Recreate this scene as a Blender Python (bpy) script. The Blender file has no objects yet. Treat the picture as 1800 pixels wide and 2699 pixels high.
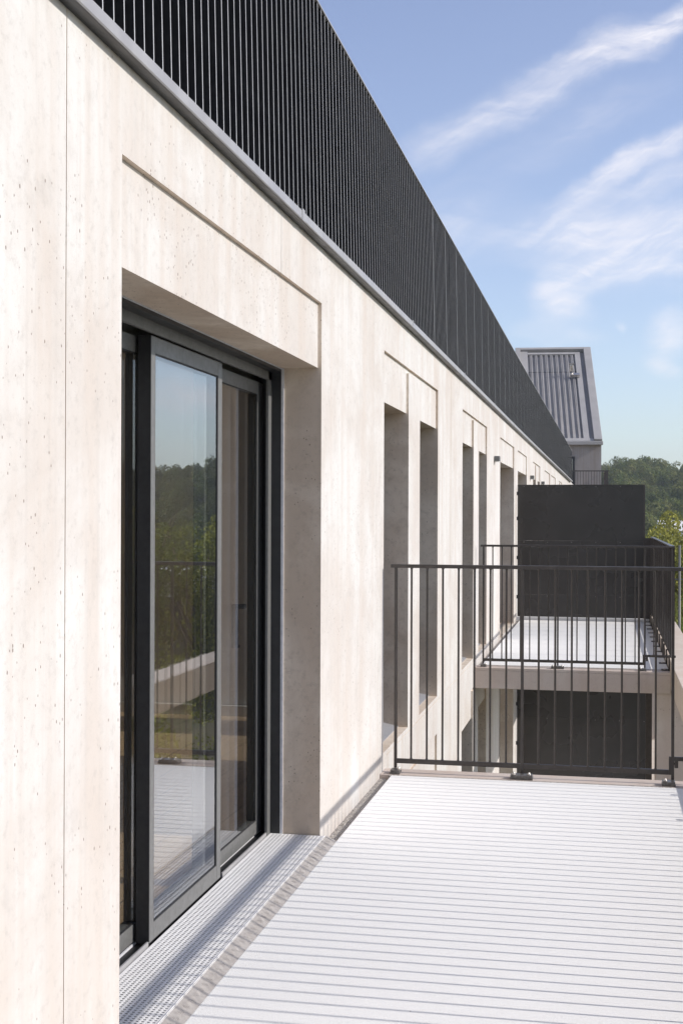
import bpy, math, random
import numpy as np
from mathutils import Vector, Matrix
random.seed(7); rng = np.random.default_rng(7)
sc = bpy.context.scene
C = sc.collection
R = math.radians
# ------------------------------------------------------------------ camera, sky, sun, exposure
# world frame: x points out from the facade, y runs along it, z up; terrace floor is z = 0
PHI = math.atan(700/3375)
cam = bpy.data.cameras.new('camera'); cam_o = bpy.data.objects.new('camera', cam); C.objects.link(cam_o)
cam.sensor_fit = 'HORIZONTAL'; cam.sensor_width = 24.0; cam.lens = 45.0
cam.shift_y = 10.5/1800; cam.clip_start = 0.05; cam.clip_end = 3000
cam_o.matrix_world = Matrix.Translation((0, 0, 1.45)) @ Matrix.Rotation(PHI, 4, 'Z') @ Matrix.Rotation(R(90), 4, 'X') @ Matrix.Rotation(R(0.2), 4, 'Z')
sc.camera = cam_o
SUN_EL = 30.6
sun = bpy.data.lights.new('sun', 'SUN'); sun.energy = 3.0; sun.angle = R(0.53); sun.color = (1.0, 0.945, 0.885)
sun_o = bpy.data.objects.new('sun', sun); C.objects.link(sun_o)
sdir = Vector((math.cos(R(SUN_EL)), 0.004, math.sin(R(SUN_EL))))
sun_o.rotation_euler = sdir.to_track_quat('Z', 'Y').to_euler()
sc.view_settings.view_transform = 'Standard'; sc.view_settings.look = 'None'; sc.view_settings.gamma = 1
sc.view_settings.exposure = 0.56

class NT:
    def __init__(s, tree): s.t = tree; s.n = tree.nodes; s.l = tree.links
    def node(s, typ, ins=None, **kw):
        n = s.n.new(typ)
        for k, v in kw.items(): setattr(n, k, v)
        for k, v in (ins or {}).items():
            if isinstance(v, bpy.types.NodeSocket): s.l.new(v, n.inputs[k])
            else: n.inputs[k].default_value = v
        return n
    def math(s, op, a, b=None, clamp=False):
        ins = {0: a}
        if b is not None: ins[1] = b
        return s.node('ShaderNodeMath', ins, operation=op, use_clamp=clamp).outputs[0]
    def ramp(s, v, a, b, c=0.0, d=1.0, smooth=True):
        return s.node('ShaderNodeMapRange', {'Value': v, 'From Min': a, 'From Max': b, 'To Min': c, 'To Max': d},
                      interpolation_type='SMOOTHSTEP' if smooth else 'LINEAR').outputs[0]
    def noise(s, vec, scale, detail=4, rough=0.55, dist=0.0, sc3=None):
        if sc3: vec = s.node('ShaderNodeMapping', {'Vector': vec, 'Scale': sc3}).outputs[0]
        return s.node('ShaderNodeTexNoise', {'Vector': vec, 'Scale': scale, 'Detail': detail, 'Roughness': rough, 'Distortion': dist}).outputs[0]
    def mix(s, f, a, b, blend='MIX'):
        n = s.node('ShaderNodeMix', data_type='RGBA', blend_type=blend)
        for k, v in ((0, f), (6, a), (7, b)):
            if isinstance(v, bpy.types.NodeSocket): s.l.new(v, n.inputs[k])
            else: n.inputs[k].default_value = v if k == 0 else (*v, 1) if len(v) == 3 else v
        return n.outputs[2]

world = bpy.data.worlds.new('World'); sc.world = world; world.use_nodes = True
w = NT(world.node_tree); w.n.clear()
sky = w.node('ShaderNodeTexSky', sky_type='NISHITA', sun_disc=False, sun_elevation=R(SUN_EL), sun_rotation=R(90),
             altitude=200, air_density=1.0, dust_density=0.9, ozone_density=2.2)
g = w.node('ShaderNodeTexCoord').outputs['Generated']
F = (-math.sin(PHI), math.cos(PHI), 0); RT = (math.cos(PHI), math.sin(PHI), 0)
dF = w.node('ShaderNodeVectorMath', {0: g, 1: F}, operation='DOT_PRODUCT').outputs['Value']
dR = w.node('ShaderNodeVectorMath', {0: g, 1: RT}, operation='DOT_PRODUCT').outputs['Value']
dZ = w.node('ShaderNodeSeparateXYZ', {0: g}).outputs[2]
den = w.math('MAXIMUM', dF, 0.08)
uu = w.math('DIVIDE', dR, den); vv = w.math('DIVIDE', dZ, den)
P = w.node('ShaderNodeCombineXYZ', {0: uu, 1: vv, 2: 0.0}).outputs[0]
nz = w.node('ShaderNodeTexNoise', {'Vector': P, 'Scale': 9.0, 'Detail': 5.0, 'Roughness': 0.6})
wv = w.node('ShaderNodeVectorMath', {0: nz.outputs['Color'], 1: (0.5, 0.5, 0.5)}, operation='SUBTRACT').outputs[0]
wv = w.node('ShaderNodeVectorMath', {0: wv, 'Scale': 0.045}, operation='SCALE').outputs[0]
PW = w.node('ShaderNodeVectorMath', {0: P, 1: wv}, operation='ADD').outputs[0]
def blob(cx, cy, ax, ay, ang, k, soft=0.0):     # one cirrus patch: an ellipse on the sky, angles in tangent units
    m = w.node('ShaderNodeMapping', {'Vector': PW, 'Location': (cx, cy, 0), 'Rotation': (0, 0, R(ang)), 'Scale': (ax, ay, 1)}, vector_type='TEXTURE').outputs[0]
    L = w.node('ShaderNodeVectorMath', {0: m}, operation='LENGTH').outputs['Value']
    return w.math('MULTIPLY', w.ramp(L, 1.0, soft), k)
S = 1/3375
def B(px, py, a, b, ang, k): return blob((px-900)*S, (1360-py)*S, a*S, b*S, ang, k)
parts = [B(1790, 10, 250, 60, 33, .95), B(1610, 120, 250, 85, 28, .75), B(1400, 235, 320, 85, 28, .60), B(1180, 350, 240, 85, 30, .40),
         B(1730, 385, 280, 55, 22, .60), B(1560, 480, 200, 55, 36, .60), B(1720, 475, 260, 50, 22, .78), B(1830, 620, 470, 180, 5, .70),
         B(1560, 700, 240, 80, 25, .66), B(1500, 600, 300, 120, 10, .55), B(1470, 790, 130, 130, -50, .66), B(1450, 880, 180, 55, 2, .45), B(1640, 700, 360, 50, -2, .40),
         B(1780, 880, 110, 80, 35, .68), B(1745, 965, 75, 35, -25, .5), B(1640, 850, 24, 18, 0, .4), B(1150, 600, 330, 160, 20, .28), B(1500, 330, 400, 90, 25, .20),
         B(2300, 900, 500, 110, 12, .55), B(2900, 1000, 600, 80, 5, .5), B(2500, 400, 600, 120, 20, .45)]
tot = parts[0]
for p in parts[1:]:                               # 1-(1-a)(1-b)
    tot = w.math('SUBTRACT', w.math('ADD', tot, p), w.math('MULTIPLY', tot, p))
fib = w.noise(PW, 16.0, 6, 0.6, 0.6, (0.6, 3.2, 1))
fib2 = w.noise(w.node('ShaderNodeMapping', {'Vector': PW, 'Rotation': (0, 0, R(-28))}).outputs[0], 24.0, 5, 0.6, 0.4, (0.5, 3.0, 1))
fb = w.math('MULTIPLY', w.ramp(fib, .28, .72, .5, 1.2), w.ramp(fib2, .28, .72, .55, 1.2))
cl = w.math('MULTIPLY', w.math('MULTIPLY', tot, fb), w.ramp(dZ, 0.0, 0.03))
cl = w.math('MULTIPLY', cl, 0.92, clamp=True)
gen = w.math('MULTIPLY', w.ramp(w.noise(g, 2.2, 6, .62, .8, (1, 1, 2.4)), .42, .75, 0, .75), w.ramp(dF, .25, .6, 1, 0))   # unseen thin cloud added over the rest of the sky to brighten the fill
cl = w.math('MAXIMUM', cl, w.math('MULTIPLY', gen, w.ramp(dZ, 0.0, 0.1)))
skyc = w.node('ShaderNodeHueSaturation', {'Color': sky.outputs[0], 'Saturation': 0.86, 'Hue': 0.514}).outputs[0]
col = w.mix(cl, skyc, (5.6, 5.4, 5.55))
bg = w.node('ShaderNodeBackground', {'Color': col, 'Strength': 0.132})
w.node('ShaderNodeOutputWorld', {'Surface': bg.outputs[0]})

# ------------------------------------------------------------------ mesh helpers
class MB:
    def __init__(s): s.v = []; s.f = []; s.m = []
    def quad(s, a, b, c, d, m=0):
        i = len(s.v); s.v += [a, b, c, d]; s.f.append((i, i+1, i+2, i+3)); s.m.append(m); return s
    def hexa(s, p, m=0):       # 8 points: bottom ring 0-3 (ccw from above), top ring 4-7
        i = len(s.v); s.v += [tuple(q) for q in p]
        for q in ((3, 2, 1, 0), (4, 5, 6, 7), (0, 1, 5, 4), (1, 2, 6, 5), (2, 3, 7, 6), (3, 0, 4, 7)):
            s.f.append(tuple(i+k for k in q)); s.m.append(m)
        return s
    def box(s, x0, x1, y0, y1, z0, z1, m=0):
        return s.hexa([(x0, y0, z0), (x1, y0, z0), (x1, y1, z0), (x0, y1, z0), (x0, y0, z1), (x1, y0, z1), (x1, y1, z1), (x0, y1, z1)], m)
    def cyl(s, a, b, r0, r1=None, n=10, m=0, cap=True):
        a = Vector(a); b = Vector(b); r1 = r0 if r1 is None else r1
        d = (b-a).normalized(); u = d.orthogonal().normalized(); v = d.cross(u)
        i = len(s.v)
        for c, r in ((a, r0), (b, r1)):
            for k in range(n):
                t = 2*math.pi*k/n; s.v.append(tuple(c + (u*math.cos(t)+v*math.sin(t))*r))
        for k in range(n):
            s.f.append((i+k, i+(k+1) % n, i+n+(k+1) % n, i+n+k)); s.m.append(m)
        if cap:
            s.f.append(tuple(i+k for k in reversed(range(n)))); s.m.append(m)
            s.f.append(tuple(i+n+k for k in range(n))); s.m.append(m)
        return s
    def dome(s, c, r, h, n=10, rings=4, m=0):
        i = len(s.v); c = Vector(c)
        for j in range(rings):
            t = j/rings*math.pi/2
            for k in range(n):
                q = 2*math.pi*k/n; s.v.append((c.x+r*math.cos(t)*math.cos(q), c.y+r*math.cos(t)*math.sin(q), c.z+h*math.sin(t)))
        s.v.append((c.x, c.y, c.z+h)); top = i+rings*n
        for j in range(rings-1):
            for k in range(n):
                s.f.append((i+j*n+k, i+j*n+(k+1) % n, i+(j+1)*n+(k+1) % n, i+(j+1)*n+k)); s.m.append(m)
        for k in range(n):
            s.f.append((i+(rings-1)*n+k, i+(rings-1)*n+(k+1) % n, top)); s.m.append(m)
        return s
    def mesh(s, name, mats):
        me = bpy.data.meshes.new(name); me.from_pydata(s.v, [], s.f)
        for q in (mats if isinstance(mats, (list, tuple)) else [mats]): me.materials.append(q)
        me.polygons.foreach_set('material_index', s.m); me.update()
        return me
    def build(s, name, mats, parent=None, bevel=0.0, smooth=False):
        me = s.mesh(name, mats)
        return link(name, me, parent, bevel, smooth)
def link(name, me, parent=None, bevel=0.0, smooth=False, loc=None):
    o = bpy.data.objects.new(name, me); C.objects.link(o)
    if parent: o.parent = parent
    if loc is not None: o.location = loc
    if bevel:
        b = o.modifiers.new('bevel', 'BEVEL'); b.width = bevel; b.segments = 2; b.limit_method = 'ANGLE'
    if smooth: me.polygons.foreach_set('use_smooth', [True]*len(me.polygons))
    return o
def tag(o, label=None, cat=None, group=None, kind=None):
    if label: o['label'] = label
    if cat: o['category'] = cat
    if group: o['group'] = group
    if kind: o['kind'] = kind
    return o
def thing(name, label, cat, loc=(0, 0, 0), group=None, rz=0):
    o = bpy.data.objects.new(name, None); C.objects.link(o); o.location = loc; o.rotation_euler = (0, 0, rz)
    o.empty_display_size = 0.2
    return tag(o, label, cat, group)

# ------------------------------------------------------------------ materials
def mat(name):
    m = bpy.data.materials.new(name); m.use_nodes = True
    t = NT(m.node_tree); b = t.n['Principled BSDF']; t.b = b
    return m, t
def setb(t, **kw):
    for k, v in kw.items():
        k = {'color': 'Base Color', 'rough': 'Roughness', 'metal': 'Metallic', 'normal': 'Normal', 'spec': 'Specular IOR Level'}[k]
        if isinstance(v, bpy.types.NodeSocket): t.l.new(v, t.b.inputs[k])
        else: t.b.inputs[k].default_value = (*v, 1) if k == 'Base Color' else v
def bump(t, h, strength, dist): return t.node('ShaderNodeBump', {'Height': h, 'Strength': strength, 'Distance': dist}).outputs[0]
def concrete(name, base, warm, pits=1.0, streak=1.0, mott=1.0, rough=0.85):
    m, t = mat(name)
    p = t.node('ShaderNodeTexCoord').outputs['Object']
    st = t.noise(p, 1.0, 5, 0.62, 0.15, (26, 26, 0.55))          # vertical formwork streaks
    st2 = t.noise(p, 1.0, 4, 0.6, 0.2, (7, 7, 0.35))
    mo = t.noise(p, 1.4, 6, 0.62, 0.5)
    mo2 = t.noise(p, 9.0, 6, 0.7, 0.3)
    gr = t.noise(p, 260, 2, 0.6)
    c = t.mix(t.ramp(mo, .35, .68, 0, .75*mott), base, warm)
    c = t.mix(t.ramp(st2, .42, .70, 0, .65*streak), c, tuple(x*y for x, y in zip(warm, (.97, .92, .88))))
    c = t.mix(t.ramp(st, .50, .78, 0, .32*streak), c, tuple(x*.80 for x in warm))
    c = t.mix(t.ramp(mo2, .5, .8, 0, .30*mott), c, tuple(x*.78 for x in warm))
    c = t.mix(t.ramp(gr, .45, .75, 0, .22), c, tuple(x*.7 for x in base))
    c = t.mix(t.ramp(t.noise(p, 34, 5, .75), .5, .72, 0, .22*mott), c, tuple(x*.66 for x in warm))
    # air holes: sparse dark brown specks of uneven size
    def specks(scale, dens, rad):
        v = t.node('ShaderNodeTexVoronoi', {'Vector': t.node('ShaderNodeMapping', {'Vector': p, 'Scale': (1, 1, .55)}).outputs[0], 'Scale': scale, 'Randomness': 1.0})
        r = t.node('ShaderNodeSeparateColor', {0: v.outputs['Color']})
        keep = t.math('GREATER_THAN', r.outputs[0], 1-dens)
        d = t.math('LESS_THAN', v.outputs['Distance'], t.math('MULTIPLY', t.math('ADD', r.outputs[1], .25), rad))
        return t.math('MULTIPLY', keep, d)
    clus = t.ramp(t.noise(p, 2.3, 3, .5), .42, .62, .15, 1)
    pit = t.math('MAXIMUM', specks(34, .22*pits, .082), specks(78, .32*pits, .18))
    pit = t.math('MAXIMUM', t.math('MULTIPLY', pit, t.math('GREATER_THAN', clus, .35)), specks(15, .12*pits, .042))
    c = t.mix(t.math('MULTIPLY', pit, .74), c, (.10, .055, .035))
    h = t.math('SUBTRACT', t.math('ADD', t.math('MULTIPLY', mo2, .4), t.math('ADD', t.math('MULTIPLY', st, .3), t.math('MULTIPLY', gr, .25))), pit)
    setb(t, color=c, rough=rough, normal=bump(t, h, .35, .002)); t.b.inputs['Specular IOR Level'].default_value = .3
    return m
M = {}
M['wall'] = concrete('pale_concrete', (.60, .588, .567), (.525, .488, .452), 1.1, 1.0, 1.6)
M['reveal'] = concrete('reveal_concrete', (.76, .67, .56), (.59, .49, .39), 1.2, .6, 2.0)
M['slab'] = concrete('slab_concrete', (.60, .53, .475), (.52, .43, .37), .5, .6, 1.0)
M['beam'] = concrete('beam_concrete', (.62, .55, .47), (.56, .47, .385), .4, .8, .8)
M['grey_conc'] = concrete('grey_concrete', (.34, .315, .30), (.29, .265, .25), .6, 1.6, 1.2)
def simple(name, c1, c2, scale, rough, metal=0.0, bstr=.1, bdist=.001, spec=.5, detail=3, bscale=None):
    m, t = mat(name); p = t.node('ShaderNodeTexCoord').outputs['Object']
    n = t.noise(p, scale, detail, .6)
    rr = t.ramp(t.noise(p, scale*.3, 4, .6), .3, .7, rough*.85, min(1, rough*1.15))
    setb(t, color=t.mix(t.ramp(n, .3, .7), c1, c2), rough=rr, metal=metal, normal=bump(t, t.noise(p, bscale or scale*4, 3, .6), bstr, bdist)); t.b.inputs['Specular IOR Level'].default_value = spec
    return m
M['fin'] = simple('fin_paint', (.018, .018, .0195), (.026, .026, .028), 30, .42, .0, .05)
M['fin_edge'] = simple('fin_edge_sunlit', (.44, .44, .45), (.5, .5, .51), 30, .45, .0, .05)  # lighter colour paints the sun onto the outer fin edges
M['rail'] = simple('rail_paint', (.042, .034, .029), (.060, .050, .043), 25, .36, 0, .12)
M['frame'] = simple('anthracite_aluminium', (.125, .125, .122), (.15, .15, .146), 60, .42, 0.0, .03)
M['frame_dark'] = simple('frame_channel', (.015, .0155, .017), (.022, .0225, .024), 20, .40, 0, .03)
M['rubber'] = simple('gasket_rubber', (.01, .01, .011), (.016, .016, .017), 50, .6)
M['flash'] = simple('grey_flashing', (.27, .265, .27), (.33, .325, .325), 6, .42, .0, .1, .002)
M['panel'] = simple('dark_panel_paint', (.027, .024, .0215), (.038, .034, .031), 2.2, .28, 0, .25, .008, bscale=1.2)
M['bolt'] = simple('zinc_bolt', (.55, .52, .48), (.65, .62, .58), 40, .3, .9)
M['plate'] = simple('base_plate', (.12, .11, .10), (.2, .19, .18), 60, .35, .5)
M['grate'] = simple('galvanised_grating', (.78, .775, .765), (.86, .85, .84), 60, .5, .0, .2)
M['tread'] = simple('tread_plate_aluminium', (.30, .275, .255), (.38, .355, .33), 40, .6, .0, .1)
M['seal'] = simple('white_sealant', (.55, .56, .58), (.66, .66, .68), 40, .5)
M['white'] = simple('white_render', (.70, .69, .67), (.78, .77, .75), 3, .8)
M['intwall'] = simple('interior_plaster', (.74, .71, .67), (.78, .75, .71), 2, .9)
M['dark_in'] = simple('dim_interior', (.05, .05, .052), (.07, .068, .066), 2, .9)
M['lampglass'] = simple('lamp_diffuser', (.6, .6, .58), (.7, .7, .68), 2, .4)
M['roofmetal'] = simple('zinc_roof', (.31, .30, .29), (.36, .345, .335), 1.5, .6, .0, .1, .004)
M['gravel'] = simple('gravel_edge', (.12, .105, .09), (.62, .58, .53), 130, .95, 0, .9, .006, .3, 2, 160)
M['sill'] = simple('grey_sill', (.28, .28, .29), (.33, .33, .34), 5, .5)
# terrace coating: white with fine grit
m, t = mat('white_terrace_coating'); p = t.node('ShaderNodeTexCoord').outputs['Object']
g1 = t.noise(p, 170, 3, .7); g2 = t.noise(p, 2.0, 5, .6); g3 = t.noise(p, 420, 2, .5)
vo = t.node('ShaderNodeTexVoronoi', {'Vector': p, 'Scale': 9.0}); vs = t.node('ShaderNodeSeparateColor', {0: vo.outputs['Color']})
dot = t.math('MULTIPLY', t.math('GREATER_THAN', vs.outputs[0], .86), t.math('LESS_THAN', vo.outputs['Distance'], .025))
c = t.mix(t.ramp(g1, .35, .7, 0, .25), (.855, .85, .825), (.68, .665, .645)); c = t.mix(t.ramp(g2, .4, .7, 0, .22), c, (.785, .775, .755))
c = t.mix(t.math('MULTIPLY', dot, .7), c, (.2, .16, .13))
setb(t, color=c, rough=.75, normal=bump(t, t.math('ADD', g1, g3), .5, .0025)); M['deck'] = m
# wood floor
m, t = mat('oak_floor'); p = t.node('ShaderNodeTexCoord').outputs['Object']
gn = t.noise(p, 1, 5, .6, .6, (30, 2.5, 1)); br = t.node('ShaderNodeTexBrick', {'Vector': t.node('ShaderNodeMapping', {'Vector': p, 'Rotation': (0, 0, R(90))}).outputs[0], 'Scale': 1.0, 'Mortar Size': .004, 'Brick Width': 1.4, 'Row Height': .16, 'Color1': (.74, .54, .34, 1), 'Color2': (.66, .47, .29, 1), 'Mortar': (.3, .2, .12, 1)})
setb(t, color=t.mix(t.ramp(gn, .4, .7, 0, .5), br.outputs[0], (.5, .34, .2)), rough=.4); M['wood'] = m
# glass: thin pane, Schlick reflection, transparent otherwise
def glassmat(name, tint, f0):
    m, t = mat(name); t.n.clear()
    geo = t.node('ShaderNodeNewGeometry')
    dt = t.math('ABSOLUTE', t.node('ShaderNodeVectorMath', {0: geo.outputs['Normal'], 1: geo.outputs['Incoming']}, operation='DOT_PRODUCT').outputs['Value'])
    k = t.math('POWER', t.math('SUBTRACT', 1.0, dt), 3.3)
    fr = t.math('ADD', f0, t.math('MULTIPLY', k, 1-f0), clamp=True)
    p = t.node('ShaderNodeTexCoord').outputs['Object']
    nb = bump(t, t.noise(p, 1.3, 2, .5), .05, .003)
    gl = t.node('ShaderNodeBsdfGlossy', {'Color': (.95, .97, 1, 1), 'Roughness': .0, 'Normal': nb})
    tr = t.node('ShaderNodeBsdfTransparent', {'Color': (*tint, 1)})
    mx = t.node('ShaderNodeMixShader', {0: fr, 1: tr.outputs[0], 2: gl.outputs[0]})
    t.node('ShaderNodeOutputMaterial', {'Surface': mx.outputs[0]})
    return m
M['glass'] = glassmat('window_glass', (.95, .96, .95), .14)
def leafmat(name, a, b, cc, hue=.03, var=.25):
    m, t = mat(name); p = t.node('ShaderNodeTexCoord').outputs['Object']
    oi = t.node('ShaderNodeObjectInfo').outputs['Random']
    geo = t.node('ShaderNodeNewGeometry').outputs['Random Per Island']
    c = t.mix(t.ramp(t.noise(p, .35, 3, .6), .35, .65), a, b)
    c = t.mix(t.ramp(geo, .55, 1.0, 0, min(.8, var*3.2)), c, cc)
    c = t.node('ShaderNodeHueSaturation', {'Color': c, 'Hue': t.ramp(oi, 0, 1, .5-hue, .5+hue, False), 'Value': t.ramp(geo, 0, 1, 1-var, 1+var, False)}).outputs[0]
    t.n.remove(t.b)
    d = t.node('ShaderNodeBsdfDiffuse', {'Color': c}); tl = t.node('ShaderNodeBsdfTranslucent', {'Color': c})
    mx = t.node('ShaderNodeMixShader', {0: .36, 1: d.outputs[0], 2: tl.outputs[0]})
    t.l.new(mx.outputs[0], t.n['Material Output'].inputs[0])
    return m
M['leaf_forest'] = leafmat('forest_leaves', (.105, .14, .042), (.19, .19, .075), (.15, .195, .06), .0, .10)
M['leaf_olive'] = leafmat('olive_leaves', (.20, .20, .045), (.30, .27, .07), (.42, .38, .11))
M['leaf_green'] = leafmat('green_leaves', (.12, .16, .04), (.19, .21, .06), (.26, .27, .08))
M['leaf_red'] = leafmat('reddish_leaves', (.19, .18, .05), (.30, .13, .07), (.34, .29, .11))
M['bark'] = simple('bark', (.09, .07, .05), (.15, .12, .09), 12, .9, 0, .6, .02)
m, t = mat('meadow'); p = t.node('ShaderNodeTexCoord').outputs['Object']
c = t.mix(t.ramp(t.noise(p, .12, 6, .6), .4, .6), (.06, .085, .025), (.13, .12, .06)); c = t.mix(t.ramp(t.noise(p, 1.5, 5, .7), .4, .7, 0, .7), c, (.16, .13, .09))
setb(t, color=c, rough=.95, normal=bump(t, t.noise(p, 3, 6, .7), .8, .2)); M['ground'] = m

# ------------------------------------------------------------------ the apartment building
XW = -1.243                                   # facade plane
RD = .017                                     # depth of the recessed fields
FL = 2.575                                    # storey height
bld = thing('apartment_building', 'long pale concrete apartment building with recessed windows and terraces, filling the left side', 'building')
doors_u = [(3.157, 5.545), (15.247, 17.551), (18.30, 20.362), (26.245, 28.70), (29.33, 31.82), (41.0, 43.3)]
pairs_u = [(7.176, 8.097, 8.600, 9.540), (11.209, 12.152, 12.669, 13.524), (22.10, 23.0, 23.55, 24.463), (33.82, 34.75, 35.3, 36.27), (38.0, 38.9, 39.4, 40.3)]
GT, LT, SL = 2.395, 2.108, .10
ybr = {-6.0, 62.0}; regs = []               # (y0,y1,z0,z1,depth or None)
for lv in (0, 1, 2):
    zo = -FL*lv
    for a, b in doors_u:
        regs.append((a, b, LT+zo, GT+zo, RD)); regs.append((a, b, (-.06 if lv == 0 and a < 5 else .0)+zo, LT+zo, None))
    for a, b, c_, d in pairs_u:
        regs.append((a, b+.0, LT+zo, GT+zo, RD)); regs.append((c_, d, LT+zo, GT+zo, RD)); regs.append((b, c_, GT-.03+zo, GT+zo, RD))
        regs.append((a, b, SL+zo, LT+zo, None)); regs.append((c_, d, SL+zo, LT+zo, None))
for q in (2.806, 4.824, 10.35, 14.0, 25.3, 32.8, 37.2): regs.append((q-.0022, q+.0022, (GT if 3.157 < q < 5.545 else -9.0), 2.64, .006))   # casting joints
for lv in (0, 1, 2): regs.append((7.3 if lv == 0 else -6, 62, .068-FL*lv, .072-FL*lv, .003)); ybr.add(7.3)
ys = sorted({round(v, 5) for r in regs for v in r[:2]} | ybr); zs = sorted({round(v, 5) for r in regs for v in r[2:4]} | {-9.0, 2.66})
ny, nzc = len(ys)-1, len(zs)-1
RV = .18
dep = np.zeros((ny, nzc)); hole = np.zeros((ny, nzc), bool)
for r in sorted(regs, key=lambda r: (0 if r[4] is not None else 1, r[4] or 0)):
    for i in range(ny):
        if ys[i] >= r[0]-1e-6 and ys[i+1] <= r[1]+1e-6:
            for j in range(nzc):
                if zs[j] >= r[2]-1e-6 and zs[j+1] <= r[3]+1e-6:
                    if r[4] is None: dep[i, j] = RV; hole[i, j] = True
                    elif not hole[i, j]: dep[i, j] = max(dep[i, j], r[4])
mb = MB(); rv = MB()
for i in range(ny):
    for j in range(nzc):
        y0, y1, z0, z1 = ys[i], ys[i+1], zs[j], zs[j+1]; d = dep[i, j]
        if not hole[i, j]: mb.quad((XW-d, y0, z0), (XW-d, y1, z0), (XW-d, y1, z1), (XW-d, y0, z1))
        if i+1 < ny and abs(dep[i+1, j]-d) > 1e-5:
            e = dep[i+1, j]; tgt = rv if abs(max(d, e)-RV) < 1e-5 or True else mb
            q = [(XW-d, y1, z0), (XW-e, y1, z0), (XW-e, y1, z1), (XW-d, y1, z1)]; tgt.quad(*q)
        if j+1 < nzc and abs(dep[i, j+1]-d) > 1e-5:
            e = dep[i, j+1]; q = [(XW-d, y0, z1), (XW-d, y1, z1), (XW-e, y1, z1), (XW-e, y0, z1)]; rv.quad(*q)
mb.build('facade_wall', M['wall'], bld)
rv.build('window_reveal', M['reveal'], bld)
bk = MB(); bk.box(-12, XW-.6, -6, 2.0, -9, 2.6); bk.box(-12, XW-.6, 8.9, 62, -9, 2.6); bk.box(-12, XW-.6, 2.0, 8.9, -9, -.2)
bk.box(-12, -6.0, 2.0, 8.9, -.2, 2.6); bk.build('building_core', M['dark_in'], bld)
MB().box(-12, XW-.02, -6, 62, 2.6, 2.655).build('roof_slab', M['slab'], bld)
# living room behind the sliding door
rm = MB(); rm.quad((-6, 2.0, 2.45), (-6, 8.88, 2.45), (XW-.2, 8.88, 2.45), (XW-.2, 2.0, 2.45))
rm.quad((-5.99, 2.0, 0), (-5.99, 8.88, 0), (-5.99, 8.88, 2.45), (-5.99, 2.0, 2.45))
rm.quad((-6, 8.87, 0), (XW-.2, 8.87, 0), (XW-.2, 8.87, 2.45), (-6, 8.87, 2.45)); rm.quad((-6, 2.01, 0), (XW-.2, 2.01, 0), (XW-.2, 2.01, 2.45), (-6, 2.01, 2.45))
rm.box(XW-.32, XW-.25, 5.75, 7.05, 0, 2.45); rm.box(XW-.32, XW-.25, 2.0, 2.9, 0, 2.45)
rm.build('room_wall', M['intwall'], bld)
MB().box(-6, XW-.29, 2.0, 8.88, -.1, .012).build('wooden_floor', M['wood'], bld)
MB().box(-6, XW-.3, 8.82, 8.86, .012, .085).build('skirting', M['white'], bld)

# windows (each its own frame > pane, sill)
def window(y0, y1, z0, z1):
    x = XW-RV; f = MB(); t_ = .05
    f.box(x-.06, x, y0, y0+t_, z0, z1); f.box(x-.06, x, y1-t_, y1, z0, z1); f.box(x-.06, x, y0+t_, y1-t_, z1-t_, z1); f.box(x-.06, x, y0+t_, y1-t_, z0, z0+t_)
    o = f.build('window', M['frame_dark'], bld)
    MB().box(x-.035, x-.02, y0+t_, y1-t_, z0+t_, z1-t_).build('pane', M['glass'], o)
    return o
def sill(y0, y1, z0, par):
    s_ = MB(); x = XW
    s_.hexa([(x-RV, y0, z0+.001), (x-.06, y0, z0+.001), (x-.06, y1, z0+.001), (x-RV, y1, z0+.001), (x-RV, y0, z0+.03), (x-.06, y0, z0+.006), (x-.06, y1, z0+.006), (x-RV, y1, z0+.03)])
    s_.build('sill', M['sill'], par)
for lv in (0, 1):
    zo = -FL*lv
    for a, b, c_, d in pairs_u:
        for p0, p1 in ((a, b), (c_, d)):
            o = window(p0, p1, SL+zo, LT+zo); sill(p0, p1, SL+zo, o)
    for a, b in doors_u:
        if lv == 0 and a < 5: continue
        window(a, b, zo+.0, LT+zo)
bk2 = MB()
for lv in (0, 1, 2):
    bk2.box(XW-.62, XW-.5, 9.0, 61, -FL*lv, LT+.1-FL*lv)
bk2.build('dark_room_backing', M['dark_in'], bld)  # dark sheets behind the panes, the dimness of unlit rooms put into colour

# the sliding door: fixed frame + three leaves
Y0, Y1 = 3.157, 5.545
XF = -1.47
df = MB()
df.box(XF, XW-RV-.002, Y1-.004, Y1+.03, 0, LT)                      # far lining facing the camera
df.box(XF, XW-RV-.002, Y0-.03, Y0+.004, 0, LT)
df.box(XF, XW-RV-.002, Y0, Y1, LT-.016, LT+.02)                     # head lining
sd = df.build('sliding_door', M['frame_dark'], bld)
fr = MB()
fr.box(XF-.012, XF, Y1-.055, Y1+.03, 0, LT); fr.box(XF-.012, XF, Y0-.03, Y0+.05, 0, LT)
fr.box(XF-.012, XF, Y0, Y1, LT-.055, LT+.02)
fr.box(XF-.085, XF-.073, Y0+.05, Y1+.07, LT-.075, LT+.02)
fr.build('fixed_frame', M['frame'], sd, .001)
ch = MB(); ch.box(XF-.098, XF-.012, Y1+.06, Y1+.12, 0, LT); ch.box(XF-.16, XF-.012, Y0-.1, Y0-.03, 0, LT); ch.box(XF-.17, XF-.016, Y0-.1, Y1+.12, LT-.02, LT+.03)
ch.box(XF-.17, XF-.02, Y0-.1, Y1+.12, -.06, .022)
ch.build('track_channel', M['rubber'], sd)
for ya, yb in ((Y0, 4.0), (4.83, Y1-.02)): MB().box(XF-.010, XF-.003, ya, yb, 0, .044).build('threshold_rail', M['flash'], sd, .001)
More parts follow.
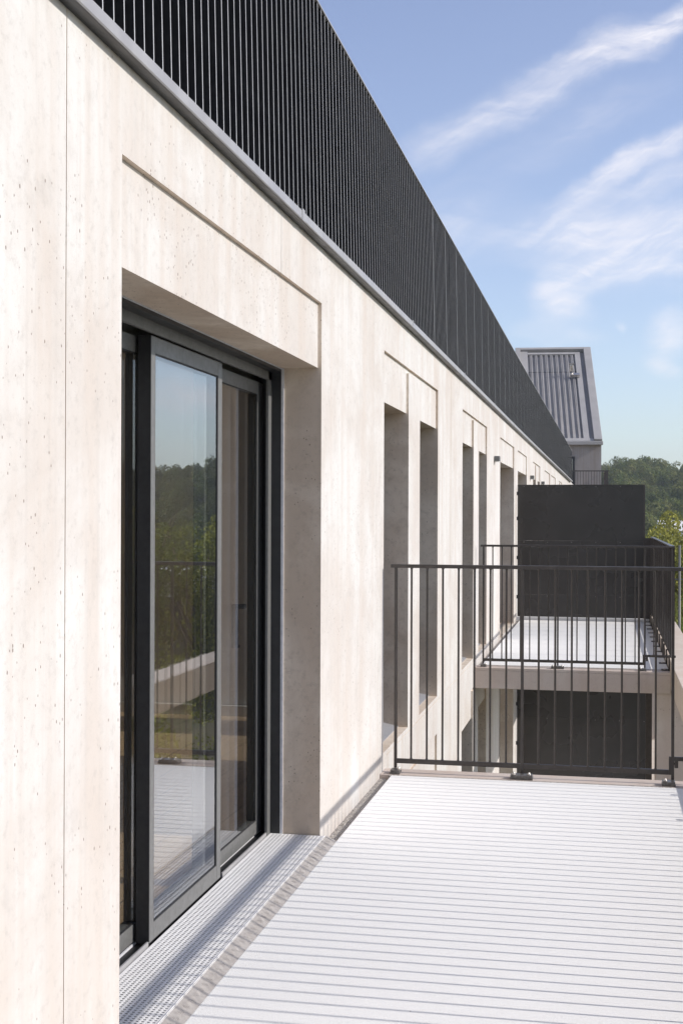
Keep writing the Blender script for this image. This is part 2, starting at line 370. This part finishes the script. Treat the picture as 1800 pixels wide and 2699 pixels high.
MB().box(XF-.065, XF-.060, Y0+.0, Y1+.06, 0, .030).box(XF-.062, XF-.058, Y1+.045, Y1+.06, .02, LT-.08).build('guide_rail', M['seal'], sd)
def leaf(y0, y1, xo, th=.045, st=.044, st2=None, z0=.036, z1=2.045, bot=.058, top=.055):
    st2 = st2 or st
    f = MB(); f.box(xo-th, xo, y0, y0+st, z0, z1); f.box(xo-th, xo, y1-st2, y1, z0, z1)
    f.box(xo-th, xo-.0005, y0+st, y1-st2, z0, z0+bot); f.box(xo-th, xo-.0005, y0+st, y1-st2, z1-top, z1)
    o = f.build('door_leaf', M['frame'], sd, .0012)
    return o
# panes are parts of the door beside the leaves (one level of sub-parts only)
def pane(y0, y1, xo, z0=.093, z1=1.991):
    MB().box(xo-.024, xo-.005, y0, y1, z0, z1).build('glass_pane', M['glass'], sd)
    gk = MB(); s_ = .006
    gk.box(xo-.0048, xo-.002, y0, y0+s_, z0, z1); gk.box(xo-.0048, xo-.002, y1-s_, y1, z0, z1); gk.box(xo-.0048, xo-.002, y0+s_, y1-s_, z0, z0+s_); gk.box(xo-.0048, xo-.002, y0+s_, y1-s_, z1-s_, z1)
    gk.build('gasket', M['rubber'], sd)
leaf(4.007, 4.80, XF-.003, st=.040, st2=.05); pane(4.047, 4.75, XF-.003)
leaf(4.72, Y1+.03, XF-.049, st=.05, st2=.09); pane(4.77, Y1-.06, XF-.049)
leaf(Y0-.05, 4.085, XF-.060, st=.05, st2=.05); pane(Y0, 4.035, XF-.060)
MB().box(XF-.048-.001, XF-.004, 4.0045, 4.0068, .036, 2.045).build('leaf_end_shade', M['rubber'], sd)      # near-black strip painting shade onto the end of the front leaf
hd = MB(); xh = XF-.105; hd.box(xh-.060, xh, Y1-.062, Y1-.030, 1.035, 1.055); hd.box(xh-.060, xh-.035, Y1-.062, Y1-.033, .86, 1.055); hd.box(xh-.058, xh-.03, Y1-.056, Y1-.03, .86, .872)
hd.build('handle', M['rubber'], sd, .002)
MB().box(XW-RV-.002, XW-RV+.010, Y1-.006, Y1+.001, .0, LT).box(XW-RV-.002, XW-RV+.004, Y0, Y1, LT-.004, LT+.001).build('sealant_bead', M['seal'], sd)

# slotted threshold grating: a sheet with real slots over a dark channel
gx0, gx1, gy0, gy1 = XF+.002, XW+.024, 1.6, Y1-.005
nxs = 14; px_ = (gx1-gx0-.016)/nxs; sw = .0098; py_ = .0150; sl_ = .0075
xe = [gx0]
for k in range(nxs): x0 = gx0+.008+k*px_; xe += [x0+(px_-sw)/2, x0+(px_+sw)/2]
xe.append(gx1)
ye = [gy0]; k = 0
while gy0+.006+(k+1)*py_ < gy1: y0 = gy0+.006+k*py_; ye += [y0+(py_-sl_)/2, y0+(py_+sl_)/2]; k += 1
ye.append(gy1)
vx = np.array([(x, y, 0.0) for y in ye for x in xe]); nxx = len(xe); fs = []
for j in range(len(ye)-1):
    for i in range(nxx-1):
        if i % 2 == 1 and j % 2 == 1: continue
        if (Y0-.02 < ye[j+1]) or xe[i] >= XW-.001 or True: fs.append((j*nxx+i, j*nxx+i+1, (j+1)*nxx+i+1, (j+1)*nxx+i))
me = bpy.data.meshes.new('grating'); me.from_pydata(vx.tolist(), [], fs); me.materials.append(M['grate']); me.update()
go = link('threshold_grating', me, bld, loc=(0, 0, .03)); so = go.modifiers.new('solid', 'SOLIDIFY'); so.thickness = .002; so.offset = -1
MB().box(gx1-.003, gx1, gy0, gy1, -.03, .0325).box(gx0, gx0+.002, gy0, gy1, -.03, .027).build('grating_edge', M['grate'], bld)
MB().box(XF-.01, XW+.007, 1.6, Y1+.02, -.06, -.045).build('drain_channel', M['frame_dark'], bld)
# tread plate strip sloping from the grating down to the coating
TX0, TX1, TZ0, TZ1 = gx1+.001, -1.173, .026, .0045
def tz(x, up=0): u = (x-TX0)/(TX1-TX0); return TZ0+(TZ1-TZ0)*u+up
tp = MB(); tp.hexa([(TX0, 1.6, tz(TX0, -.004)), (TX1, 1.6, tz(TX1, -.004)), (TX1, Y1+.02, tz(TX1, -.004)), (TX0, Y1+.02, tz(TX0, -.004)), (TX0, 1.6, TZ0), (TX1, 1.6, TZ1), (TX1, Y1+.02, TZ1), (TX0, Y1+.02, TZ0)])
k = 0; y = 1.63; xc = (TX0+TX1)/2
while y < Y1:
    ang = R(32 if k % 2 else -40)
    for o_ in (-.0085, -.003, .003, .0085):
        L_ = .026 if abs(o_) < .005 else .019
        cx, cy = xc-math.sin(ang)*o_, y+math.cos(ang)*o_; i = len(tp.v); n = 8
        for q in range(n):
            tt = 2*math.pi*q/n; lx, ly = math.cos(tt)*L_/2, math.sin(tt)*.0021
            X_ = cx+lx*math.cos(ang)-ly*math.sin(ang); tp.v.append((X_, cy+lx*math.sin(ang)+ly*math.cos(ang), tz(X_, .0001)))
        tp.v.append((cx, cy, tz(cx, .0015)))
        for q in range(n): tp.f.append((i+q, i+(q+1) % n, i+n)); tp.m.append(0)
    y += .0225; k += 1
tp.build('tread_plate', M['tread'], bld)

# cornice flashing (gently bulging), following the roof screen
def bulge(y): 
    s_ = min(max((y-16)/28, 0), 1); return .045*s_*s_*(3-2*s_)
yy = np.concatenate([np.arange(-3, 44.4, .5), [44.4]])
fl = MB()
prof = [(-.03, 2.641), (.038, 2.641), (.041, 2.645), (.040, 2.678), (.030, 2.685), (.004, 2.690), (-.03, 2.690)]
def pr(y, k): dx, z = prof[k]; return (XW+dx+(bulge(y) if k not in (0, 6) else 0), y, z)
for a, b in zip(yy[:-1], yy[1:]):
    for k in range(len(prof)-1): fl.quad(pr(a, k), pr(a, k+1), pr(b, k+1), pr(b, k))
for yj in (5.02, 8.0, 11.0, 14.0, 17.0, 20.0): fl.box(XW+.0, XW+.0425+bulge(yj), yj-.02, yj+.02, 2.6405, 2.6865)
fl.build('cornice', M['flash'], bld)
sf = MB()
for a, b in zip(yy[:-1], yy[1:]): sf.quad((XW-.002, a, 2.6395), (XW+.037+bulge(a), a, 2.6395), (XW+.037+bulge(b), b, 2.6395), (XW-.002, b, 2.6395))
sf.build('cornice_soffit_shade', M['frame_dark'], bld)  # near-black strip paints in the shade under the flashing

# terraces: slabs, edge beam, columns
def slab(y0, y1, z, nm='terrace_slab'):
    MB().box(XW, .584, y0, y1, z-.20, z-.028).build(nm, M['slab'], bld, .004)
    return MB().box(XW+.001, .584, y1-.19 if y0 < 0 else y0, y1 if y0 < 0 else y0+.19, z-.027, z).build('terrace_kerb', M['slab'], bld, .003)
slab(-7, 7.26, 0); slab(12.30, 23.6, 0); slab(12.30, 23.6, -FL); 
MB().box(.585, .865, -8, 24, -.16, .10).build('edge_beam', M['beam'], bld, .004)
MB().box(.585, .865, 12.0, 24, -.16-FL, .10-FL).build('edge_beam', M['beam'], bld, .004)
for y0 in (12.32, 23.2):
    MB().box(.45, .862, y0, y0+.25, -9, -.162).build('column', M['slab'], bld, .004)
MB().box(.45, .862, -2.3, -2.05, -9, -.162).build('column', M['slab'], bld, .004)
ge = MB(); ge.box(-1.19, .575, 7.045, 7.069, -.02, .0022); ge.box(XW+.002, -1.190, Y1+.022, 7.069, -.0275, -.022); ge.build('gravel_joint', M['gravel'], bld)
ge = MB(); ge.box(-1.19, .575, 12.49, 12.51, -.02, .0022); ge.box(XW+.002, -1.190, 12.51, 23, -.0275, -.022); ge.build('gravel_joint', M['gravel'], bld)
def deck(y0, y1, x0=-1.19, z=0.004, x1=.575):
    o = MB().box(x0, x1, y0, y1, z-.03, z).build('terrace_floor', M['deck'], None, .004); o['kind'] = 'structure'; return o
deck(-6.9, 7.045, -1.174); deck(12.51, 18.05); deck(18.2, 23.2); deck(12.51, 23.2, z=.004-FL)

# ------------------------------------------------------------------ roof screen of upright fins
scr = thing('louvre_screen', 'tall black screen of upright metal fins running along the roof edge', 'screen', (0, 0, 0))
ZB, ZT = 2.690, 3.69
FS, FD, FT = .0727, .052, .0058
def lean(y): s_ = min(max((y-4)/30, 0), 1); return -.024+.016*s_
def fin_mb(mb, y, x0, lx):
    xf = x0+.024
    mb.hexa([(xf-FD, y, ZB), (xf, y, ZB), (xf, y+FT, ZB), (xf-FD, y+FT, ZB), (xf-FD+lx, y, ZT), (xf+lx, y, ZT), (xf+lx, y+FT, ZT), (xf-FD+lx, y+FT, ZT)])
    mb.m[-3] = 1                               # the outer edge, given the painted sunlit tone
base = None; stuff = MB(); k = 0; cnt = 0; y = .2
while y < 44.4:
    x0 = XW+bulge(y); lx = lean(y)
    if 2.85 < y and cnt < 100:
        if base is None:
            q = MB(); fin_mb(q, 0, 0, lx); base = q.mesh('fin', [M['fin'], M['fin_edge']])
        o = link('fin', base, scr, loc=(x0, y, 0)); cnt += 1
    else: fin_mb(stuff, y, x0, lx)
    if k % 10 == 3 and y > 9: fin_mb(stuff, y+.0125, x0+.001, lx)
    y += FS; k += 1
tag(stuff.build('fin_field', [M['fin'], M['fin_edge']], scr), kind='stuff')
cp = MB(); bkp = MB()
for a, b in zip(yy[:-1], yy[1:]):
    xa, xb, la, lb = XW+bulge(a), XW+bulge(b), lean(a), lean(b)
    cp.hexa([(xa-.035+la, a, ZT-.001), (xa+.0275+la, a, ZT-.001), (xb+.0275+lb, b, ZT-.001), (xb-.035+lb, b, ZT-.001), (xa-.035+la, a, ZT+.006), (xa+.0275+la, a, ZT+.006), (xb+.0275+lb, b, ZT+.006), (xb-.035+lb, b, ZT+.006)])
    bkp.hexa([(xa-.04, a, ZB), (xa-.034, a, ZB), (xb-.034, b, ZB), (xb-.04, b, ZB), (xa-.04+la, a, ZT-.002), (xa-.034+la, a, ZT-.002), (xb-.034+lb, b, ZT-.002), (xb-.04+lb, b, ZT-.002)])
cp.build('top_cap', M['flash'], scr); bkp.build('backing_sheet', M['frame_dark'], scr)

# ------------------------------------------------------------------ railings
def end_railing(y, label, ydir):
    t_ = thing('railing', label, 'railing', (-.3, y, 0), 'black baluster railings at terrace ends')
    ox = .3
    posts = [-1.168, -.458, .352, .600]; n_b = [7, 8, 2]
    MB().box(-1.196+ox, .62+ox, -.018, .018, 1.158, 1.178).build('top_rail', M['rail'], t_, .002)
    MB().box(-1.160+ox, .332+ox, -.008, .008, .052, .078).box(.332+ox, .352+ox, -.008, .008, .052, .150).box(.3525+ox, .635+ox, -.008, .008, .128, .150).build('bottom_rail', M['rail'], t_, .0015)
    bal = MB().cyl((0, 0, .0), (0, 0, 1.0), .0058, n=10).cyl((0, 0, .001), (0, 0, .009), .0095, .006, n=8).cyl((0, 0, .991), (0, 0, .999), .006, .0095, n=8).mesh('baluster', M['rail'])
    for i in range(3):
        for j in range(n_b[i]):
            x = posts[i]+(posts[i+1]-posts[i])*(j+1)/(n_b[i]+1)
            o = link('baluster', bal, t_, smooth=False, loc=(x+ox, 0, .075 if i < 2 else .148)); o.scale = (1, 1, 1.085 if i < 2 else 1.012)
    for i, x in enumerate(posts):
        z0 = .026 if i < 3 else .128
        MB().box(x-.008+ox, x+.008+ox, -.009, .009, z0, 1.16).build('post', M['rail'], t_, .0015)
        if i < 3:
            w_ = .028 if i == 0 else .062 if i == 1 else .036
            sx = x+(0.006 if i == 0 else 0 if i == 1 else -.022)
            pl = MB().box(sx-w_+ox, sx+w_+ox, -.050*ydir-.02, -.050*ydir+.055, .0005, .012).box(sx-w_+.003+ox, sx+w_-.003+ox, -.05*ydir-.016, -.05*ydir+.052, .012, .024)
            pl = pl.build('foot_plate', M['plate'], t_, .001)
            for bx in ((sx+.020,) if i == 0 else (sx-.042, sx+.042) if i == 1 else (sx-.018,)):
                MB().cyl((bx+ox, -.05*ydir+.005, .024), (bx+ox, -.05*ydir+.005, .030), .011, n=6).dome((bx+ox, -.05*ydir+.005, .030), .0075, .011).build('bolt', M['bolt'], pl, smooth=True)
    MB().cyl((.372+ox, 0, .09), (.372+ox, 0, .135), .010, n=8).cyl((.335+ox, 0, .112), (.37+ox, 0, .112), .006, n=8).build('rail_joint', M['rail'], t_)
    return t_
end_railing(7.160, 'black metal railing across the end of the near white terrace', 1)
end_railing(12.40, 'black metal railing at the front edge of the far terrace, beyond the gap', 1)
def side_railing(y0, y1, label, wide):
    t_ = thing('side_railing', label, 'railing', (.605, y0, 0), 'slatted side railings of the terraces')
    L_ = y1-y0
    MB().box(-.022, .022, 0, L_, 1.162, 1.178).build('top_rail', M['rail'], t_, .002)
    MB().box(-.012, .012, 0, L_, .122, .140).build('bottom_rail', M['rail'], t_, .002)
    fm = MB().box(-.020, .020, 0, .009, .139, 1.163).mesh('slat', M['rail'])
    k = 0; y = .03
    while y < L_-.02:
        link('slat', fm, t_, loc=(0, y, 0)); y += .0805; k += 1
    y = .03; pm = MB().box(-.02, .02, 0, .03, .139, 1.163).mesh('post', M['rail'])
    while y < L_:
        if wide: link('post', pm, t_, loc=(0, y, 0))
        b = MB().box(-.034, -.0205, y-.014, y+.014, .0, .138).box(-.034, .012, y-.014, y+.014, .1385, .1385+.01).box(-.10, -.034, y-.03, y+.03, .005, .014)
        b = b.build('bracket', M['rail'], t_, .002)
        MB().dome((-.07, y-.012, .014), .009, .012).build('bolt', M['bolt'], b, smooth=True)
        y += .56
    return t_
side_railing(-1.0, 7.13, 'slatted black side railing of the near terrace, seen only by its stripe shadows', False)
side_railing(12.42, 18.08, 'slatted dark side railing along the right edge of the far terrace', True)

# privacy screens
def screen(y, z0, z1, x1, joints, label):
    t_ = thing('privacy_screen', label, 'screen', (0, y, z0), 'dark privacy screens between terraces')
    zz = [z0]+joints+[z1]
    for i, (a, b) in enumerate(zip(zz[:-1], zz[1:])):
        o = MB().box(XW+.012, x1, 0 if i == len(zz)-2 else .004, .02, a-z0+.0005, b-z0-.0005).build('panel', M['panel'], t_, .0015)
        x = XW+.10
        r_ = MB()
        while x < x1:
            r_.dome((x, 0, 0), .0042, .003, 6, 2); x += .33
        rm_ = r_.build('rivet', M['bolt'], o, smooth=True); rm_.rotation_euler = (R(90), 0, 0); rm_.location = (0, 0, b-z0-.02)
    MB().box(x1-.02, x1+.004, -.004, .026, 0, z1-z0+.004).build('edge_post', M['rail'], t_, .001)
    MB().box(XW+.012, x1+.004, -.003, .025, z1-z0, z1-z0+.006).build('top_cap', M['rail'], t_)
    h = MB()
    for zq in (.25, .8, 1.35, 1.7): h.box(XW-.0, XW+.03, -.012, .0, zq, zq+.05)
    h.build('hinge', M['rubber'], t_)
    return t_
MB().box(.512, .60, 18.105, 18.12, .012, 1.16).build('side_filler', M['rail'], bld)
screen(18.10, .05, 1.892, .508, [.36, 1.115], 'tall dark metal privacy screen standing at the end of the upper far terrace')
screen(18.10, -FL+.02, -.215, .60, [-1.35], 'dark metal privacy screen on the lower terrace, under the slab')
MB().box(XW, .58, 18.08, 18.18, .0, .045).build('screen_upstand', M['white'], bld)
post = MB().box(.38, .44, 13.0, 13.06, -FL, -.2).build('black_post', M['rail'], bld)
# wall lamps
for i, (y, lab) in enumerate(((14.376, 'small grey box lamp on the facade nearest the camera, beside the far terrace door'), (21.25, 'grey box wall lamp just above the dark screen, middle one of three'), (24.85, 'farthest and smallest grey box wall lamp, peeking over the dark screen'))):
    t_ = thing('wall_lamp', lab, 'lamp', (XW, y, 2.066), 'box wall lamps on the facade')
    MB().box(.004, .062, 0, .14, .006, .062).build('housing', M['frame'], t_, .002)
    MB().box(.008, .058, .006, .134, .0, .0058).build('diffuser', M['lampglass'], t_)
    MB().box(0, .0038, .02, .12, -.005, .055).build('back_plate', M['frame_dark'], t_)

# ------------------------------------------------------------------ gabled building beyond
hs = thing('gabled_house', 'grey building with ribbed zinc roof standing beyond the end of the long facade', 'house', (-.19, 48.98, 0), rz=R(5.2))
EV, RG, RUN, WD = 4.19, 8.41, 5.8, 3.12
MB().box(-WD, -.02, 0.12, 11.4, -9, EV-.02).hexa([(-WD, .12, EV-.02), (-.02, .12, EV-.02), (-.02, 11.4, EV-.02), (-WD, 11.4, EV-.02), (-WD, RUN-.01, RG-.08), (-.02, RUN-.01, RG-.08), (-.02, RUN+.01, RG-.08), (-WD, RUN+.01, RG-.08)]).build('wall', M['grey_conc'], hs)
sl = math.hypot(RUN, RG-EV); ang = math.atan2(RG-EV, RUN)
rf = bpy.data.objects.new('roof', MB().box(-WD, 0, 0, sl, -.12, -.10).mesh('roof', M['roofmetal'])); C.objects.link(rf); rf.parent = hs
rf.location = (0, 0, EV+.10); rf.rotation_euler = (ang, 0, 0)
bd = .33
q = MB(); q.box(-.30, 0, 0, sl, -.1, .10); q.box(-WD, -WD+.20, 0, sl, -.1, .10); q.box(-WD+.2, -.30, sl-.16, sl, -.1, .10); q.box(-WD+.2, -.30, 0, .20, -.1, .02)
q.box(-WD+.2, -WD+.50, .2, sl-.16, -.1, .01); q.box(-.68, -.46, .2, sl-.45, -.1, .015); q.box(-WD+.5, -.46, sl-.45, sl-.30, -.1, .02)
q.build('roof_border', M['roofmetal'], rf, .01)
q = MB(); n = 9; x0, x1 = -WD+.52, -.70; p_ = (x1-x0)/n
for k in range(n):
    a = x0+k*p_
    q.hexa([(a+.05, .2, -.099), (a+p_-.03, .2, -.099), (a+p_-.03, sl-.46, -.099), (a+.05, sl-.46, -.099), (a+.07, .2, -.045), (a+p_-.05, .2, -.045), (a+p_-.05, sl-.46, -.01), (a+.07, sl-.46, -.045)])
    for u in (.36, .62): q.box(a+p_*u-.008, a+p_*u+.008, .2, sl-.47, -.015, .0)
q.build('roof_rib', M['roofmetal'], rf)
q = MB(); q.box(-WD, -.46, sl*.735, sl*.735+.012, -.03, -.015); q.build('roof_cable', M['frame_dark'], rf)
q = MB(); q.box(-.95, -.58, sl*.66, sl*.66+.16, .03, .16); q.cyl((-.90, sl*.70, .16), (-.90, sl*.70+.05, .42), .07, n=10); q.box(-1.0, -.80, sl*.70+.05, sl*.70+.08, .38, .50); q.build('roof_lamp', M['bolt'], rf, .01)
MB().box(-WD-.02, .03, -.10, .12, EV-.04, EV+.10).build('gutter', M['roofmetal'], hs, .02)
rf2 = bpy.data.objects.new('roof_back', MB().box(-WD, 0, -sl, 0, -.12, .1).mesh('roof_back', M['roofmetal'])); C.objects.link(rf2); rf2.parent = hs; rf2.location = (0, RUN*2, EV+.10); rf2.rotation_euler = (-ang, 0, 0)
q = MB(); q.box(-1.42, -1.34, .05, .12, 2.02, 3.72); q.box(-1.09, -1.01, .05, .12, 2.02, 3.72); q.box(-1.34, -1.09, .05, .12, 3.62, 3.72)
dr = q.build('balcony_door', M['frame_dark'], hs); MB().box(-1.34, -1.09, .09, .1, 2.05, 3.62).build('pane', M['glass'], dr)
MB().box(-WD, .1, -1.6, .12, 1.85, 2.02).build('balcony', M['grey_conc'], hs)
hr = thing('balcony_railing', 'small black railing round the balcony of the gabled grey building', 'railing', (-.19, 48.98, 2.02), rz=R(5.2))
MB().box(-WD, .1, -1.58, -1.54, 1.08, 1.12).box(.06, .1, -1.54, .10, 1.08, 1.12).build('top_rail', M['rail'], hr)
MB().box(-WD, .1, -1.57, -1.55, .06, .09).box(.07, .09, -1.54, .10, .06, .09).build('bottom_rail', M['rail'], hr)
bb = MB().box(-.008, .008, -.008, .008, .07, 1.09).mesh('baluster', M['rail'])
x = -1.4
while x < .1: link('baluster', bb, hr, loc=(x, -1.56, 0)); x += .098
y = -1.5
while y < .1: link('baluster', bb, hr, loc=(.08, y, 0)); y += .098

# ------------------------------------------------------------------ terrain
def hgt(x, y):
    r = np.hypot(x, y); az = np.degrees(np.arctan2(x, np.maximum(y, 1e-3)))      # 0 = straight along the facade, + = outwards
    crest = 15.5 - .55*np.clip(-1.5-az, 0, 20) + 1.3*np.sin(az*.9+.3) + .8*np.sin(az*2.1)
    crest = np.where(az > 12, crest - .05*(az-12), crest)
    s_ = np.clip((r-110)/190, 0, 1); s_ = s_*s_*(3-2*s_)
    h = -8.5 + (crest-7.3+8.5)*s_
    return np.where(y < 0, -8.5, h)
n = 150; gx = np.concatenate([-np.geomspace(1100, 2, n//2), np.geomspace(2, 1100, n//2)]); gy = np.concatenate([-np.geomspace(450, 3, 25), np.geomspace(3, 1150, 110)])
XX, YY = np.meshgrid(gx, gy); ZZ = hgt(XX, YY) + .25*np.sin(XX*.13)*np.cos(YY*.11)
vv_ = np.stack([XX, YY, ZZ], -1).reshape(-1, 3); nx_ = len(gx)
fs = [(j*nx_+i, j*nx_+i+1, (j+1)*nx_+i+1, (j+1)*nx_+i) for j in range(len(gy)-1) for i in range(nx_-1)]
me = bpy.data.meshes.new('ground'); me.from_pydata(vv_.tolist(), [], fs); me.materials.append(M['ground']); me.polygons.foreach_set('use_smooth', [True]*len(me.polygons)); me.update()
link('ground', me)['kind'] = 'structure'

def crown_arrays(nl, leaf, lobes, seed, flat=.8, jit=.55, spread=(.25, .72), rr=(.22, .42)):
    """leaf quads scattered through a cluster of lobes of unit radius; returns (4n,3) vertices"""
    g_ = np.random.default_rng(seed)
    c = g_.normal(size=(lobes, 3)); c /= np.linalg.norm(c, axis=1)[:, None]; c *= g_.uniform(*spread, (lobes, 1)); c[:, 2] *= flat
    rad = g_.uniform(*rr, lobes)
    k = g_.integers(0, lobes, nl); d = g_.normal(size=(nl, 3)); d /= np.linalg.norm(d, axis=1)[:, None]
    p = c[k] + d*rad[k][:, None]*g_.uniform(.72, 1.05, (nl, 1))**.6
    nrm = d + g_.normal(size=(nl, 3))*jit; nrm /= np.linalg.norm(nrm, axis=1)[:, None]
    a = np.cross(nrm, g_.normal(size=(nl, 3))); a /= np.linalg.norm(a, axis=1)[:, None]; b = np.cross(nrm, a)
    s_ = leaf*g_.uniform(.6, 1.4, (nl, 1))
    return np.stack([p-a*s_, p-b*s_*.6, p+a*s_, p+b*s_*.6], 1).reshape(-1, 3)
def arr_mesh(name, v, material):
    nq = len(v)//4; me = bpy.data.meshes.new(name)
    me.vertices.add(len(v)); me.vertices.foreach_set('co', v.astype(np.float32).ravel())
    me.loops.add(len(v)); me.loops.foreach_set('vertex_index', np.arange(len(v), dtype=np.int32))
    me.polygons.add(nq); me.polygons.foreach_set('loop_start', np.arange(0, len(v), 4, dtype=np.int32)); me.polygons.foreach_set('loop_total', np.full(nq, 4, np.int32))
    me.materials.append(material); me.update(calc_edges=True); return me
# far wood on the hill: one mass
tm = [crown_arrays(2300, .047, 14, 40+i, .8, .32) for i in range(6)]
out = []
for az0, az1, step in ((-3.5, 30, 1),):
    g_ = np.random.default_rng(3)
    for r in np.arange(140, 335, 5.6):
        az = az0+g_.uniform(0, 1.5)
        while az < az1:
            rr = r+g_.uniform(-3.5, 3.5); x, y = rr*math.sin(R(az)), rr*math.cos(R(az))
            if True:
                s_ = g_.choice([g_.uniform(2.0, 3.0), g_.uniform(2.9, 4.3)]); z = float(hgt(np.array([x]), np.array([y]))[0])+s_*.75
                v = tm[g_.integers(0, 6)]; th = g_.uniform(0, 6.28); ct, st = math.cos(th), math.sin(th)
                rot = np.array([[ct, -st, 0], [st, ct, 0], [0, 0, 1]]); out.append((v@rot.T)*np.array([s_, s_, s_*g_.uniform(.9, 1.35)])+np.array([x, y, z]))
            az += math.degrees(5.2/rr)*g_.uniform(.8, 1.25)
wood = link('forest', arr_mesh('forest', np.concatenate(out), M['leaf_forest']))
tag(wood, 'dense green woodland covering the hill behind the buildings', 'forest', kind='stuff')
hu = None
# nearer trees, each with trunk and crown
def tree(name, x, y, top, rad, material, label, seed, grp, nl=18000, leaf=.019, zg=-8.5, cat='tree'):
    t_ = thing(name, label, cat, (x, y, zg), grp); H_ = top-zg
    v = crown_arrays(nl, leaf, 34, seed, 1.0, spread=(.2, .95), rr=(.13, .36))*np.array([rad*1.05, rad*1.05, rad*1.5]); v[:, 2] += H_-v[:, 2].max()
    link('crown', arr_mesh('crown', v, material), t_)
    tr = MB(); g_ = random.Random(seed); zc = H_-rad*2.2
    tr.cyl((0, 0, 0), (0, 0, max(zc, 1)), rad*.085, rad*.05, 9)
    for k in range(12):
        a = g_.uniform(0, 6.28); tr.cyl((0, 0, max(zc, 1)-.3), (math.cos(a)*rad*.7, math.sin(a)*rad*.7, max(zc, 1)+rad*g_.uniform(.3, 2.0)), rad*.035, rad*.01, 6)
    tr.build('trunk', M['bark'], t_, smooth=True)
    return t_
tree('tree', 2.9, 62, 1.8, 3.2, M['leaf_olive'], 'yellow green leafy tree directly right of the dark privacy screen', 11, 'trees below the hill')
tree('tree', 6.6, 66, 1.6, 3.6, M['leaf_olive'], 'yellow green tree at the right edge of the view, tallest of the near row', 12, 'trees below the hill')
tree('tree', 4.0, 48, -1.0, 2.8, M['leaf_green'], 'dark green tree behind the thin metal pole', 13, 'trees below the hill')
tree('tree', 3.3, 27.5, -.05, 1.75, M['leaf_red'], 'reddish green bushy tree beside the outer concrete beam', 14, 'trees below the hill', 18000, .019)
tree('tree', 2.4, 45, -1.7, 2.3, M['leaf_green'], 'dark bushy tree low behind the slatted side railing', 16, 'trees below the hill')
tree('tree', 2.2, 90, 2.0, 4.2, M['leaf_green'], 'paler green tree farther back, topping the yellow green trees', 15, 'trees below the hill')
spots = [(13, 52, 1.6, 3.4, 'leaf_olive'), (16.0, 50, 2.2, 2.4, 'leaf_green'), (22, 62, 2.3, 4.0, 'leaf_olive'), (28, 70, 2.8, 4.2, 'leaf_green'), (9.5, 60, 1.6, 3.4, 'leaf_green'), (15, 66, 2.6, 3.8, 'leaf_olive'), (34, 74, 2.0, 4.4, 'leaf_green'),
         (8.6, 30, -3.0, 2.0, 'leaf_olive'), (11.5, 33, -2.2, 1.7, 'leaf_olive'), (6.2, 24, -3.4, 1.8, 'leaf_red'), (9.2, 23, -4.0, 2.0, 'leaf_green'), (13, 27, -4.4, 2.2, 'leaf_red'), (5.6, 17, -4.4, 1.8, 'leaf_green'), (8.2, 16, -5, 2.0, 'leaf_olive')]
labs = ['olive tree reflected in the sliding door, nearest large one', 'green tree reflected in the middle of the sliding door glass', 'tall olive tree reflected high in the left of the glass', 'tall green tree at the left end of the reflected row', 'green tree reflected beside the right stile of the glass', 'tall olive tree rising behind the reflected row', 'broad green tree outside the frame, far left of the reflected row',
        'bright yellow green shrub reflected behind the balusters', 'slim yellow green shrub reflected below the white building', 'reddish shrub reflected low behind the balusters', 'low green shrub reflected above the white beam', 'wide reddish shrub reflected left of the balusters', 'green shrub just outside the beam, reflected low in the glass', 'olive shrub close below the terrace, reflected low in the glass']
for i, ((x, y, top, rad, mt), lb) in enumerate(zip(spots, labs)):
    tree('tree' if i < 7 else 'shrub', x, y, top, rad, M[mt], lb, 30+i, 'trees reflected in the glass' if i < 7 else 'shrubs reflected in the glass', 15000, .020, cat='tree' if i < 7 else 'shrub')
pl = thing('street_pole', 'thin grey metal pole standing at the right edge above the reddish tree', 'pole', (2.15, 40, -8.5))
MB().cyl((0, 0, 0), (0, 0, 9.1), .05, .035, 10).build('shaft', M['frame'], pl, smooth=True)
MB().box(-.5, .5, -.01, .01, 8.05, 8.08).build('cross_bar', M['frame'], pl)
lb_ = thing('low_building', 'low white flat-roofed building reflected in the door glass below the trees', 'building', (26, 64, -8.5), rz=R(-12))
MB().box(-14, 14, 0, 10, 0, 5.6).build('wall', M['dark_in'], lb_); MB().box(-14.4, 14.4, -.5, 10.4, 5.6, 6.8).build('roof', M['white'], lb_)
q = MB()
for k in range(9): q.box(-13+k*3, -11.2+k*3, -.06, -.01, 1.5, 4.2)
q.build('window', M['glass'], lb_)
hh = thing('distant_house', 'small white house roof glimpsed between the yellow trees and the wood', 'house', (4.6, 100, -8.5))
MB().box(-.5, 1.1, 0, 8, 0, 8.9).build('wall', M['white'], hh); MB().hexa([(-.7, -.3, 8.9), (1.3, -.3, 8.9), (1.3, 8.3, 8.9), (-.7, 8.3, 8.9), (-.7, 3.9, 9.7), (1.3, 3.9, 9.7), (1.3, 4.1, 9.7), (-.7, 4.1, 9.7)]).build('roof', M['white'], hh)
sc.cycles.max_bounces = 8; sc.cycles.transparent_max_bounces = 16; sc.cycles.caustics_reflective = False

# air: far things fade slightly to blue
hz = MB().box(-1200, 1200, -500, 1250, -12, 60)
m = bpy.data.materials.new('haze_air'); m.use_nodes = True; t = NT(m.node_tree); t.n.clear()
pv = t.node('ShaderNodeVolumePrincipled', {'Color': (.80, .87, 1, 1), 'Density': .00045, 'Anisotropy': .3})
t.node('ShaderNodeOutputMaterial', {'Volume': pv.outputs[0]})
tag(hz.build('haze', m), kind='stuff')
